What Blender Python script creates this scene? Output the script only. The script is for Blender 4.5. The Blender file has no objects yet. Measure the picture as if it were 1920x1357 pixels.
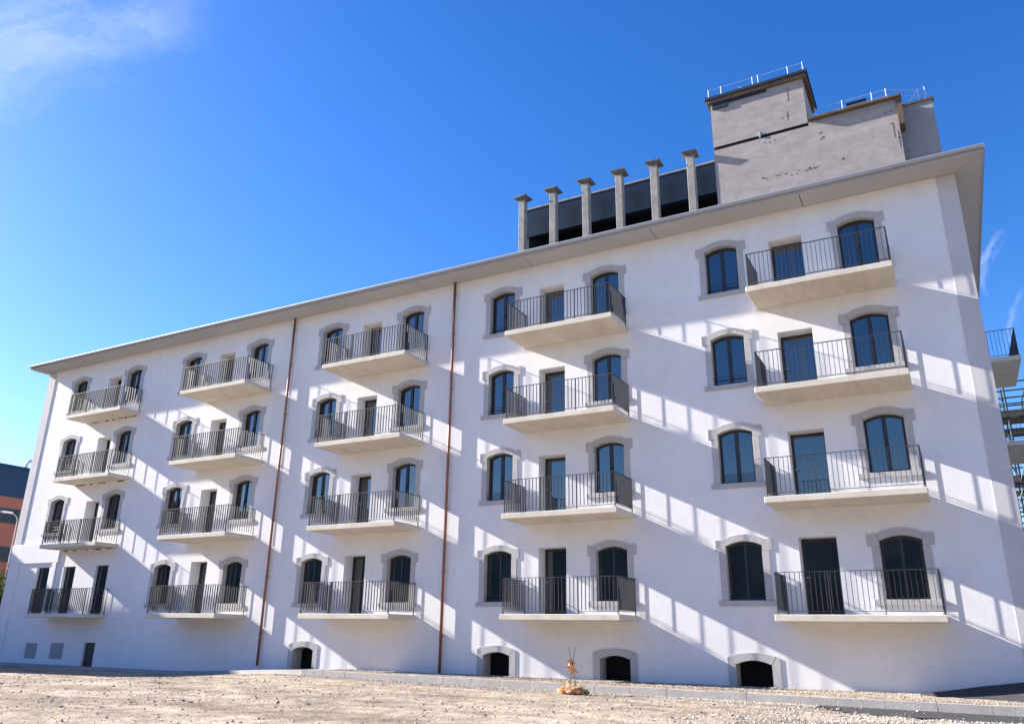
import bpy, bmesh, math, random
from mathutils import Vector, Matrix, noise
random.seed(7)
S = bpy.context.scene
COL = S.collection
R = math.radians

# ------------------------------------------------------------------ camera
cam_d = bpy.data.cameras.new('camera'); cam = bpy.data.objects.new('camera', cam_d); COL.objects.link(cam)
rv = Vector((0.87903166, 0.4765511, 0.01422644)); uv = Vector((0.1432294, -0.29242258, 0.94550218)); fv = Vector((-0.45474024, 0.8290887, 0.32530483))
M = Matrix((rv, uv, -fv)).transposed().to_4x4(); M.translation = Vector((4.27988, -23.7343, 1.52348))
cam.matrix_world = M
cam_d.sensor_width = 36; cam_d.sensor_fit = 'HORIZONTAL'; cam_d.lens = 27.774
cam_d.clip_start = 0.1; cam_d.clip_end = 3000
S.camera = cam

# ------------------------------------------------------------------ light
SUNV = Vector((-6.76, -1.0, 3.28)).normalized()          # towards the sun
EL = math.asin(SUNV.z); AZ = math.atan2(SUNV.x, SUNV.y)
sun_d = bpy.data.lights.new('sun', 'SUN'); sun = bpy.data.objects.new('sun', sun_d); COL.objects.link(sun)
sun.rotation_euler = SUNV.to_track_quat('Z', 'Y').to_euler(); sun.location = SUNV * 60
sun_d.energy = 5.0; sun_d.angle = R(0.53); sun_d.color = (1.0, 0.93, 0.84)

W = bpy.data.worlds.new('World'); S.world = W; W.use_nodes = True
def build_world():
    nt = W.node_tree; n = nt.nodes; l = nt.links
    bg = n['Background']; bg.inputs['Strength'].default_value = 0.074
    sky = n.new('ShaderNodeTexSky'); sky.sky_type = 'NISHITA'; sky.sun_disc = False
    sky.sun_elevation = EL; sky.sun_rotation = AZ
    sky.altitude = 300; sky.air_density = 1.0; sky.dust_density = 0.45; sky.ozone_density = 3.0
    hs = n.new('ShaderNodeHueSaturation'); hs.inputs['Saturation'].default_value = 1.33
    hs.inputs['Value'].default_value = 1.0; hs.inputs['Hue'].default_value = 0.514
    l.new(sky.outputs[0], hs.inputs['Color'])
    tc = n.new('ShaderNodeTexCoord')
    # thin cirrus: streaked noise over the whole sky, gathered where a broad noise allows it
    mp = n.new('ShaderNodeMapping'); mp.inputs['Rotation'].default_value = (0.2, 0.7, 0.5); mp.inputs['Scale'].default_value = (5.0, 1.6, 1.6)
    mp.inputs['Location'].default_value = (0.3, 0.2, 0.0)
    l.new(tc.outputs['Generated'], mp.inputs[0])
    n1 = n.new('ShaderNodeTexNoise'); n1.inputs['Scale'].default_value = 1.3; n1.inputs['Detail'].default_value = 8; n1.inputs['Roughness'].default_value = 0.6
    n1.inputs['Distortion'].default_value = 0.8
    l.new(mp.outputs[0], n1.inputs['Vector'])
    r1 = n.new('ShaderNodeMapRange'); r1.inputs[1].default_value = 0.30; r1.inputs[2].default_value = 0.72; l.new(n1.outputs['Fac'], r1.inputs[0])
    nm = n.new('ShaderNodeVectorMath'); nm.operation = 'NORMALIZE'; l.new(tc.outputs['Generated'], nm.inputs[0])
    nv = n.new('ShaderNodeTexNoise'); nv.inputs['Scale'].default_value = 7; nv.inputs['Detail'].default_value = 8; nv.inputs['Roughness'].default_value = 0.62; l.new(nm.outputs[0], nv.inputs['Vector'])
    sb = n.new('ShaderNodeVectorMath'); sb.operation = 'SUBTRACT'; sb.inputs[1].default_value = (0.5, 0.5, 0.5); l.new(nv.outputs['Color'], sb.inputs[0])
    masks = []
    # each cloud: centre direction, long axis, half length, half width, softness, amount, raggedness
    for d, ax, wl, ww, amt, rag in (((-0.80, 0.22, 0.575), (0.30, 0.45, 0.30), 0.30, 0.14, 0.62, 0.10), ((0.079, 0.92, 0.384), (0.10, -0.02, 0.3), 0.034, 0.008, 0.34, 0.06), ((0.092, 0.941, 0.326), (0.10, 0.0, 0.2), 0.036, 0.006, 0.24, 0.05),
                                ((0.70, -0.45, 0.55), (0.4, 0.6, 0.1), 0.5, 0.12, 0.7, 0.2), ((-0.2, -0.8, 0.56), (0.7, 0.1, 0.1), 0.6, 0.10, 0.6, 0.2)):
        d = Vector(d).normalized(); ax = Vector(ax); ax = (ax-d*ax.dot(d)).normalized(); bx = d.cross(ax)
        sc = n.new('ShaderNodeVectorMath'); sc.operation = 'SCALE'; sc.inputs['Scale'].default_value = rag; l.new(sb.outputs[0], sc.inputs[0])
        ad = n.new('ShaderNodeVectorMath'); ad.operation = 'ADD'; l.new(nm.outputs[0], ad.inputs[0]); l.new(sc.outputs[0], ad.inputs[1])
        sq = []; dots = []
        for vec, wd in ((ax, wl), (bx, ww), (d, None)):
            dp = n.new('ShaderNodeVectorMath'); dp.operation = 'DOT_PRODUCT'; l.new(ad.outputs[0], dp.inputs[0]); dp.inputs[1].default_value = vec
            if wd is None:
                gt = n.new('ShaderNodeMath'); gt.operation = 'GREATER_THAN'; gt.inputs[1].default_value = 0.2; l.new(dp.outputs['Value'], gt.inputs[0]); front = gt; continue
            dots.append(dp)
            dv = n.new('ShaderNodeMath'); dv.operation = 'DIVIDE'; dv.inputs[1].default_value = wd; l.new(dp.outputs['Value'], dv.inputs[0])
            pw = n.new('ShaderNodeMath'); pw.operation = 'MULTIPLY'; l.new(dv.outputs[0], pw.inputs[0]); l.new(dv.outputs[0], pw.inputs[1]); sq.append(pw)
        su = n.new('ShaderNodeMath'); su.operation = 'ADD'; l.new(sq[0].outputs[0], su.inputs[0]); l.new(sq[1].outputs[0], su.inputs[1])
        mr = n.new('ShaderNodeMapRange'); mr.interpolation_type = 'SMOOTHSTEP'; mr.inputs[1].default_value = 1.25; mr.inputs[2].default_value = 0.15; mr.inputs[4].default_value = amt
        l.new(su.outputs[0], mr.inputs[0])
        mm = n.new('ShaderNodeMath'); mm.operation = 'MULTIPLY'; l.new(mr.outputs[0], mm.inputs[0]); l.new(front.outputs[0], mm.inputs[1])
        cx = n.new('ShaderNodeCombineXYZ'); l.new(dots[0].outputs['Value'], cx.inputs[0])
        k = n.new('ShaderNodeMath'); k.operation = 'MULTIPLY'; k.inputs[1].default_value = 3.2; l.new(dots[1].outputs['Value'], k.inputs[0]); l.new(k.outputs[0], cx.inputs[1])
        sn = n.new('ShaderNodeTexNoise'); sn.inputs['Scale'].default_value = 1.3/ww**0.6; sn.inputs['Detail'].default_value = 9; sn.inputs['Roughness'].default_value = 0.58; l.new(cx.outputs[0], sn.inputs['Vector'])
        s2 = n.new('ShaderNodeMapRange'); s2.interpolation_type = 'SMOOTHSTEP'; s2.inputs[1].default_value = 0.36; s2.inputs[2].default_value = 0.64; l.new(sn.outputs['Fac'], s2.inputs[0])
        m3 = n.new('ShaderNodeMath'); m3.operation = 'MULTIPLY'; l.new(mm.outputs[0], m3.inputs[0]); l.new(s2.outputs[0], m3.inputs[1]); masks.append(m3)
    a = masks[0].outputs[0]
    for m in masks[1:]:
        ad = n.new('ShaderNodeMath'); ad.operation = 'ADD'; l.new(a, ad.inputs[0]); l.new(m.outputs[0], ad.inputs[1]); a = ad.outputs[0]
    r1.inputs[3].default_value = 0.75
    mu = n.new('ShaderNodeMath'); mu.operation = 'MULTIPLY'; l.new(a, mu.inputs[0]); l.new(r1.outputs[0], mu.inputs[1])
    mx = n.new('ShaderNodeMixRGB'); l.new(mu.outputs[0], mx.inputs[0]); l.new(hs.outputs[0], mx.inputs[1]); mx.inputs[2].default_value = (3.2, 3.7, 4.6, 1)
    l.new(mx.outputs[0], bg.inputs['Color'])
build_world()
S.view_settings.view_transform = 'Standard'; S.view_settings.look = 'None'; S.view_settings.gamma = 1
S.view_settings.use_curve_mapping = False
S.view_settings.exposure = 1.88
S.cycles.max_bounces = 8; S.cycles.diffuse_bounces = 5; S.cycles.glossy_bounces = 3
S.cycles.use_denoising = True

# ------------------------------------------------------------------ materials
def mat(name, col, rough=0.8, metal=0.0, var=0.0, vscale=1.0, dark=None, bump=0.0, bscale=20.0, streak=None, spec=0.3, ior=None, detail=6):
    m = bpy.data.materials.new(name); m.use_nodes = True; nt = m.node_tree; n = nt.nodes; l = nt.links
    b = n['Principled BSDF']; b.inputs['Roughness'].default_value = rough; b.inputs['Metallic'].default_value = metal
    b.inputs['Specular IOR Level'].default_value = spec
    if ior: b.inputs['IOR'].default_value = ior
    b.inputs['Base Color'].default_value = (*col, 1)
    geo = n.new('ShaderNodeNewGeometry')
    if dark is not None:
        t = n.new('ShaderNodeTexNoise'); t.inputs['Scale'].default_value = vscale; t.inputs['Detail'].default_value = detail; t.inputs['Roughness'].default_value = 0.65
        src = geo.outputs['Position']
        if streak:
            mp = n.new('ShaderNodeMapping'); mp.inputs['Scale'].default_value = streak; l.new(src, mp.inputs[0]); src = mp.outputs[0]
        l.new(src, t.inputs['Vector'])
        cr = n.new('ShaderNodeValToRGB'); cr.color_ramp.elements[0].position = 0.5 - var; cr.color_ramp.elements[1].position = 0.5 + var
        cr.color_ramp.elements[0].color = (*dark, 1); cr.color_ramp.elements[1].color = (*col, 1)
        l.new(t.outputs['Fac'], cr.inputs[0]); l.new(cr.outputs[0], b.inputs['Base Color'])
    if bump:
        t2 = n.new('ShaderNodeTexNoise'); t2.inputs['Scale'].default_value = bscale; t2.inputs['Detail'].default_value = 5
        l.new(geo.outputs['Position'], t2.inputs['Vector'])
        bp = n.new('ShaderNodeBump'); bp.inputs['Strength'].default_value = bump; bp.inputs['Distance'].default_value = 0.02
        l.new(t2.outputs['Fac'], bp.inputs['Height']); l.new(bp.outputs[0], b.inputs['Normal'])
    return m
PLASTER = mat('white_plaster', (0.80, 0.79, 0.795), 0.92, var=0.35, vscale=0.7, dark=(0.68, 0.67, 0.685), bump=0.12, bscale=9, streak=(1, 1, 0.5))
BAND = mat('grey_plaster', (0.56, 0.545, 0.55), 0.9, var=0.3, vscale=1.5, dark=(0.47, 0.46, 0.47), bump=0.1, bscale=9)
STONE = mat('grey_surround_stone', (0.47, 0.458, 0.463), 0.88, var=0.25, vscale=5.0, dark=(0.38, 0.37, 0.375), bump=0.3, bscale=18)
SLAB = mat('balcony_concrete', (0.66, 0.61, 0.525), 0.85, var=0.22, vscale=1.8, dark=(0.49, 0.44, 0.36), bump=0.15, bscale=14, streak=(1.0, 0.35, 2.0))
CONC = mat('raw_concrete', (0.37, 0.335, 0.325), 0.9, var=0.25, vscale=1.3, dark=(0.29, 0.262, 0.255), bump=0.22, bscale=16, streak=(0.45, 1, 3.2), detail=9)
CONC2 = mat('post_concrete', (0.33, 0.315, 0.30), 0.9, var=0.2, vscale=4, dark=(0.18, 0.172, 0.165), bump=0.4, bscale=14)
CONCD = mat('grey_back_concrete', (0.30, 0.29, 0.30), 0.9, var=0.25, vscale=2, dark=(0.22, 0.215, 0.22), bump=0.3, bscale=8)
MEMB = mat('dark_membrane', (0.014, 0.030, 0.052), 0.75, var=0.2, vscale=1.3, dark=(0.009, 0.020, 0.036), bump=0.2, bscale=5)
DARKP = mat('dark_blue_panel', (0.006, 0.014, 0.026), 0.32, spec=0.5, var=0.25, vscale=1.2, dark=(0.004, 0.009, 0.018), bump=0.08, bscale=3)
CAPM = mat('weathered_cap', (0.13, 0.125, 0.125), 0.85, var=0.2, vscale=6, dark=(0.07, 0.068, 0.068))
BLACK = mat('painted_void_shade', (0.008, 0.008, 0.009), 0.9)  # near-black colour standing in for shade inside openings
RUST = mat('rusted_formwork', (0.16, 0.10, 0.065), 0.85, var=0.25, vscale=3, dark=(0.07, 0.055, 0.045), bump=0.3, bscale=15)
RAIL = mat('anthracite_steel', (0.030, 0.032, 0.038), 0.5, 0.0, spec=0.5)
FRAME = mat('anthracite_frame', (0.022, 0.025, 0.030), 0.45, spec=0.5)
GLASS = mat('window_glass', (0.006, 0.009, 0.012), 0.025, spec=0.5, ior=2.3, bump=0.05, bscale=1.6)
GLASS2 = mat('dull_dark_glass', (0.010, 0.016, 0.028), 0.25, spec=0.3)
ZINC = mat('zinc_gutter', (0.36, 0.38, 0.44), 0.5, 0.45, var=0.3, vscale=2, dark=(0.36, 0.38, 0.43))
SOFF = mat('soffit_board', (0.43, 0.42, 0.42), 0.85, var=0.3, vscale=0.8, dark=(0.38, 0.37, 0.37), bump=0.05, bscale=12)
COPPER = mat('copper_pipe', (0.36, 0.15, 0.10), 0.5, 0.25, var=0.25, vscale=2.5, dark=(0.17, 0.085, 0.065), streak=(1, 1, 0.6))
GALV = mat('galvanised_tube', (0.52, 0.54, 0.57), 0.4, 0.5)
ROOF = mat('roof_sheet', (0.22, 0.22, 0.23), 0.6, 0.2)
KERB = mat('kerb_concrete', (0.38, 0.36, 0.345), 0.9, var=0.25, vscale=3, dark=(0.26, 0.245, 0.235), bump=0.3, bscale=30)
DARKG = mat('dark_ground', (0.05, 0.05, 0.052), 0.9, var=0.2, vscale=6, dark=(0.035, 0.035, 0.038), bump=0.5, bscale=40)
PATHM = mat('path_concrete', (0.33, 0.31, 0.295), 0.9, var=0.25, vscale=1.2, dark=(0.23, 0.215, 0.205), bump=0.3, bscale=20)
ORANGE = mat('orange_render', (0.31, 0.115, 0.08), 0.85, var=0.3, vscale=0.5, dark=(0.31, 0.11, 0.075))
BLUE = mat('blue_cladding', (0.014, 0.042, 0.095), 0.6, var=0.3, vscale=0.6, dark=(0.011, 0.034, 0.08), spec=0.2)
TEAL = mat('scaffold_steel', (0.06, 0.085, 0.10), 0.55, 0.3, var=0.25, vscale=3, dark=(0.035, 0.05, 0.06))
PLANK = mat('scaffold_deck', (0.085, 0.08, 0.075), 0.85, var=0.25, vscale=3, dark=(0.05, 0.048, 0.046))
OCHRE = mat('ochre_rock', (0.55, 0.28, 0.12), 0.9, var=0.2, vscale=7, dark=(0.36, 0.17, 0.08), bump=0.5, bscale=20)
TAPE = mat('yellow_tape', (0.75, 0.50, 0.16), 0.7, var=0.1, vscale=12, dark=(0.65, 0.25, 0.12))
WOOD = mat('stake_wood', (0.09, 0.07, 0.055), 0.9)
BARK = mat('bark', (0.13, 0.10, 0.075), 0.9, bump=0.6, bscale=12)
LEAF = mat('leaf', (0.14, 0.17, 0.03), 0.7, var=0.12, vscale=2.2, dark=(0.06, 0.09, 0.015))
BACKM = mat('backdrop_grey', (0.17, 0.185, 0.17), 0.95, var=0.12, vscale=0.12, dark=(0.09, 0.10, 0.09))
HATCH = mat('grey_hatch', (0.36, 0.355, 0.36), 0.85, var=0.25, vscale=3, dark=(0.28, 0.28, 0.285))
SPALL = mat('spalled_concrete', (0.13, 0.11, 0.10), 0.95)
WHITE = mat('white_lamp_paint', (0.70, 0.70, 0.68), 0.5)

def form_lines(m, step):                                  # faint shuttering joints and damp marks on cast concrete
    nt = m.node_tree; n = nt.nodes; l = nt.links; b = n['Principled BSDF']; src = b.inputs['Base Color'].links[0].from_socket
    geo = n.new('ShaderNodeNewGeometry'); sp = n.new('ShaderNodeSeparateXYZ'); l.new(geo.outputs['Position'], sp.inputs[0])
    dv = n.new('ShaderNodeMath'); dv.operation = 'DIVIDE'; dv.inputs[1].default_value = step; l.new(sp.outputs['X'], dv.inputs[0])
    fr = n.new('ShaderNodeMath'); fr.operation = 'FRACT'; l.new(dv.outputs[0], fr.inputs[0])
    sb = n.new('ShaderNodeMath'); sb.operation = 'SUBTRACT'; sb.inputs[1].default_value = 0.5; l.new(fr.outputs[0], sb.inputs[0])
    ab = n.new('ShaderNodeMath'); ab.operation = 'ABSOLUTE'; l.new(sb.outputs[0], ab.inputs[0])
    mr = n.new('ShaderNodeMapRange'); mr.inputs[1].default_value = 0.475; mr.inputs[2].default_value = 0.497; l.new(ab.outputs[0], mr.inputs[0])
    t = n.new('ShaderNodeTexNoise'); t.inputs['Scale'].default_value = 1.7; t.inputs['Detail'].default_value = 4; l.new(geo.outputs['Position'], t.inputs['Vector'])
    m2 = n.new('ShaderNodeMapRange'); m2.inputs[1].default_value = 0.42; m2.inputs[2].default_value = 0.62; m2.inputs[4].default_value = 0.45; l.new(t.outputs['Fac'], m2.inputs[0])
    mu = n.new('ShaderNodeMath'); mu.operation = 'MULTIPLY'; l.new(mr.outputs[0], mu.inputs[0]); l.new(m2.outputs[0], mu.inputs[1])
    mx = n.new('ShaderNodeMixRGB'); mx.blend_type = 'MULTIPLY'; l.new(mu.outputs[0], mx.inputs[0]); l.new(src, mx.inputs[1]); mx.inputs[2].default_value = (0.45, 0.40, 0.34, 1)
    l.new(mx.outputs[0], b.inputs['Base Color'])
form_lines(SLAB, 0.53)
def trowel(m, lo, scale, st):                              # broad trowel patches in the render coat
    nt = m.node_tree; n = nt.nodes; l = nt.links; b = n['Principled BSDF']; src = b.inputs['Base Color'].links[0].from_socket
    geo = n.new('ShaderNodeNewGeometry'); mp = n.new('ShaderNodeMapping'); mp.inputs['Scale'].default_value = st; l.new(geo.outputs['Position'], mp.inputs[0])
    t = n.new('ShaderNodeTexNoise'); t.inputs['Scale'].default_value = scale; t.inputs['Detail'].default_value = 7; t.inputs['Roughness'].default_value = 0.7; t.inputs['Distortion'].default_value = 0.6
    l.new(mp.outputs[0], t.inputs['Vector'])
    cr = n.new('ShaderNodeValToRGB'); cr.color_ramp.elements[0].position = 0.36; cr.color_ramp.elements[1].position = 0.60
    cr.color_ramp.elements[0].color = (*lo, 1); cr.color_ramp.elements[1].color = (1, 1, 1, 1); l.new(t.outputs['Fac'], cr.inputs[0])
    mx = n.new('ShaderNodeMixRGB'); mx.blend_type = 'MULTIPLY'; mx.inputs[0].default_value = 1; l.new(src, mx.inputs[1]); l.new(cr.outputs[0], mx.inputs[2]); l.new(mx.outputs[0], b.inputs['Base Color'])
trowel(PLASTER, (0.962, 0.957, 0.955), 2.4, (1, 1, 0.6))
trowel(CONC, (0.83, 0.82, 0.81), 2.0, (1, 1, 1.6))
def ground_mat():
    m = bpy.data.materials.new('dirt_ground'); m.use_nodes = True; nt = m.node_tree; n = nt.nodes; l = nt.links
    b = n['Principled BSDF']; b.inputs['Roughness'].default_value = 0.97; b.inputs['Specular IOR Level'].default_value = 0.1
    geo = n.new('ShaderNodeNewGeometry')
    def ns(scale, det, st=None, rough=0.6):
        t = n.new('ShaderNodeTexNoise'); t.inputs['Scale'].default_value = scale; t.inputs['Detail'].default_value = det; t.inputs['Roughness'].default_value = rough
        src = geo.outputs['Position']
        if st:
            mp = n.new('ShaderNodeMapping'); mp.inputs['Scale'].default_value = st; l.new(src, mp.inputs[0]); src = mp.outputs[0]
        l.new(src, t.inputs['Vector']); return t
    def ramp(t, a, b_, ca, cb):
        c = n.new('ShaderNodeValToRGB'); c.color_ramp.elements[0].position = a; c.color_ramp.elements[1].position = b_
        c.color_ramp.elements[0].color = (*ca, 1); c.color_ramp.elements[1].color = (*cb, 1); l.new(t.outputs['Fac'], c.inputs[0]); return c
    big = ramp(ns(0.35, 8, (0.55, 1.8, 1), 0.68), 0.38, 0.60, (0.255, 0.215, 0.172), (0.475, 0.41, 0.33))
    mid = ramp(ns(2.2, 8, None, 0.7), 0.32, 0.62, (0.55, 0.52, 0.50), (1.08, 1.06, 1.04))
    fine = ramp(ns(22, 4, None, 0.75), 0.30, 0.55, (0.45, 0.42, 0.40), (1.05, 1.05, 1.05))
    def mul(a, b_, f=1.0):
        x = n.new('ShaderNodeMixRGB'); x.blend_type = 'MULTIPLY'; x.inputs[0].default_value = f; l.new(a.outputs[0], x.inputs[1]); l.new(b_.outputs[0], x.inputs[2]); return x
    c = mul(mul(big, mid), fine, 0.8)
    l.new(c.outputs[0], b.inputs['Base Color'])
    bp1 = n.new('ShaderNodeBump'); bp1.inputs['Strength'].default_value = 0.9; bp1.inputs['Distance'].default_value = 0.06
    l.new(ns(9, 8, None, 0.7).outputs['Fac'], bp1.inputs['Height']); l.new(bp1.outputs[0], b.inputs['Normal'])
    return m
GROUND = ground_mat()
def pebble_mat(name, lo, hi, scale=14):
    m = bpy.data.materials.new(name); m.use_nodes = True; nt = m.node_tree; n = nt.nodes; l = nt.links
    b = n['Principled BSDF']; b.inputs['Roughness'].default_value = 0.92; b.inputs['Specular IOR Level'].default_value = 0.15
    geo = n.new('ShaderNodeNewGeometry')
    cr = n.new('ShaderNodeValToRGB'); cr.color_ramp.elements[0].color = (*lo, 1); cr.color_ramp.elements[1].color = (*hi, 1)
    l.new(geo.outputs['Random Per Island'], cr.inputs[0]); l.new(cr.outputs[0], b.inputs['Base Color'])
    return m
PEB = pebble_mat('pale_gravel', (0.26, 0.225, 0.19), (0.55, 0.49, 0.42))
PEBD = pebble_mat('grey_gravel', (0.22, 0.19, 0.16), (0.52, 0.46, 0.39))

# ------------------------------------------------------------------ mesh helpers
WPOS = {}
def link(name, me, m=None, parent=None, loc=(0, 0, 0)):
    o = bpy.data.objects.new(name, me)
    COL.objects.link(o)
    if me is not None and m is not None and not me.materials: me.materials.append(m)
    loc = Vector(loc); WPOS[o.name] = loc
    if parent is not None:
        o.parent = parent; o.location = loc - WPOS[parent.name]
    else: o.location = loc
    return o
def empty(name, loc, label=None, cat=None, group=None):
    o = link(name, None, None, None, loc); o.empty_display_size = 0.3
    return tag(o, label, cat, group)
def tag(o, label=None, cat=None, group=None, kind=None):
    if label: o['label'] = label
    if cat: o['category'] = cat
    if group: o['group'] = group
    if kind: o['kind'] = kind
    return o
class MB:
    def __init__(s): s.v = []; s.f = []
    def box(s, x0, x1, y0, y1, z0, z1):
        b = len(s.v)
        s.v += [(x0, y0, z0), (x1, y0, z0), (x1, y1, z0), (x0, y1, z0), (x0, y0, z1), (x1, y0, z1), (x1, y1, z1), (x0, y1, z1)]
        s.f += [(b, b+3, b+2, b+1), (b+4, b+5, b+6, b+7), (b, b+1, b+5, b+4), (b+1, b+2, b+6, b+5), (b+2, b+3, b+7, b+6), (b+3, b, b+4, b+7)]
        return s
    def quad(s, a, b_, c, d):
        b = len(s.v); s.v += [a, b_, c, d]; s.f.append((b, b+1, b+2, b+3)); return s
    def prism(s, poly, y0, y1):                      # poly: (x, z) counter-clockwise seen from -Y
        b = len(s.v); k = len(poly)
        s.v += [(x, y0, z) for x, z in poly] + [(x, y1, z) for x, z in poly]
        s.f.append(tuple(b+i for i in range(k))); s.f.append(tuple(b+k+i for i in reversed(range(k))))
        for i in range(k):
            j = (i+1) % k; s.f.append((b+i, b+k+i, b+k+j, b+j))
        return s
    def bar(s, p, q, r, sides=6, r2=None):
        p = Vector(p); q = Vector(q); d = (q-p).normalized(); r2 = r if r2 is None else r2
        a = d.cross(Vector((0, 0, 1)))
        if a.length < 1e-3: a = Vector((1, 0, 0))
        a.normalize(); c = d.cross(a); b = len(s.v)
        for P, rr in ((p, r), (q, r2)):
            for i in range(sides):
                t = 2*math.pi*i/sides; s.v.append(tuple(P + a*math.cos(t)*rr + c*math.sin(t)*rr))
        for i in range(sides):
            j = (i+1) % sides; s.f.append((b+i, b+j, b+sides+j, b+sides+i))
        s.f.append(tuple(b+i for i in reversed(range(sides)))); s.f.append(tuple(b+sides+i for i in range(sides)))
        return s
    def mesh(s, name, bevel=0.0, smooth=False):
        me = bpy.data.meshes.new(name); me.from_pydata(s.v, [], s.f)
        bm = bmesh.new(); bm.from_mesh(me); bmesh.ops.recalc_face_normals(bm, faces=bm.faces)
        if bevel: bmesh.ops.bevel(bm, geom=bm.edges[:], offset=bevel, segments=1, affect='EDGES')
        if smooth:
            for f in bm.faces: f.smooth = True
        bm.to_mesh(me); bm.free(); return me
def box(name, m, parent, x0, x1, y0, y1, z0, z1, bevel=0.0):
    c = Vector(((x0+x1)/2, (y0+y1)/2, z0))
    me = MB().box(x0-c.x, x1-c.x, y0-c.y, y1-c.y, 0, z1-z0).mesh(name, bevel)
    return link(name, me, m, parent, c)

# ------------------------------------------------------------------ measured layout
SLT = {1: 2.103, 2: 5.158, 3: 8.273, 4: 11.403}                 # slab tops
SILL = {1: 2.37, 2: 5.715, 3: 8.785, 4: 11.885}                 # underside of window sills
SL = {1: (-33.2, -29.12), 2: (-24.51, -20.57), 3: (-16.40, -12.42), 4: (-8.20, -4.28), 5: (0.0, 3.98)}
DEP = {1: 1.1, 2: 1.54, 3: 1.54, 4: 1.54, 5: 1.54}
W1C = {1: -34.22, 2: -25.80, 3: -17.36, 4: -9.16, 5: -1.00}     # centre of left arched window
W2C = {1: -30.00, 2: -21.57, 3: -13.24, 4: -5.08, 5: 3.12}
DR = {1: (-31.97, -30.98), 2: (-24.07, -23.10), 3: (-15.77, -14.79), 4: (-7.64, -6.64), 5: (0.53, 1.54)}
XL, XR, ZT = -37.12, 5.92, 14.45
GZ = 0.12
def sstep(a, b, x):
    t = max(0, min(1, (x-a)/(b-a))); return t*t*(3-2*t)
def gz(x, y):
    return GZ - 0.24*sstep(-15.6, -23.0, x)
def kerb_y(x): return -2.15 - (x+15.5)*0.088

# ------------------------------------------------------------------ ground
def build_ground():
    def axis(lo, hi, step, far):
        a = []; x = lo
        while x <= hi: a.append(x); x += step
        s = step; x = a[-1]
        while x < far: s *= 1.35; x += s; a.append(x)
        s = step; x = a[0]; b = []
        while x > -far: s *= 1.35; x -= s; b.append(x)
        return b[::-1] + a
    xs = axis(-40, 9, 0.16, 700); ys = axis(-18, 0.4, 0.13, 700)
    v = []; f = []
    for y in ys:
        for x in xs:
            z = gz(x, y)
            d = 1.0 if -42 < x < 12 and -20 < y < 1 else 0.0
            if d:
                k = kerb_y(x)
                near = sstep(0.0, 1.0, k - y) if x > -16 else sstep(-1.2, -2.4, y)*(0.25+0.75*sstep(-10, -13, y))
                z += near*(0.05*noise.noise((x*0.55, y*0.8, 1.3)) + 0.030*noise.noise((x*1.9, y*2.2, 4.0)) + 0.016*noise.noise((x*5.0, y*5.0, 9.0)))
                z += near*0.05*max(0, noise.noise((x*0.35+5, y*0.9, 2.0)))
                if x > 0.6 and k-y < 2.2: z -= 0.03*sstep(0.6, 1.4, x)*(1-sstep(1.7, 2.1, k-y))
            v.append((x, y, z))
    nx = len(xs)
    for j in range(len(ys)-1):
        for i in range(nx-1):
            a = j*nx+i; f.append((a, a+1, a+nx+1, a+nx))
    me = bpy.data.meshes.new('ground'); me.from_pydata(v, [], f)
    me.polygons.foreach_set('use_smooth', [True]*len(f))
    tag(link('ground', me, GROUND), 'bare pale dirt ground with scattered stones in front of the building', None, None, 'structure')
build_ground()

def reflection_backdrop():  # unseen dark ring behind the camera, added for the window reflections
    v = []; f = []; N = 90
    for i in range(N+1):
        t = R(188 + 164*i/N)
        for rr, h in ((138, -0.5), (146, 1.0), (160, 0.72), (240, 0.9)):
            hh = 27*h*(0.95+0.12*noise.noise((i*0.23, rr*0.02, 3))+0.06*noise.noise((i*1.1, 2, 5))) if h > 0 else -0.5
            v.append((4+rr*math.cos(t), -23+rr*math.sin(t), hh))
    for i in range(N):
        for k in range(3):
            a = i*4+k; f.append((a, a+1, a+5, a+4))
    me = bpy.data.meshes.new('reflection_backdrop'); me.from_pydata(v, [], f)
    tag(link('reflection_backdrop', me, BACKM), 'unseen dark ridge added behind the camera to darken the lowest window reflections', None, None, 'structure')
reflection_backdrop()

# ------------------------------------------------------------------ the white building
B = empty('apartment_building', (-15.6, 0.0, 0.1), 'long white rendered apartment building with arched windows and four rows of concrete balconies', 'building')

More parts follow.
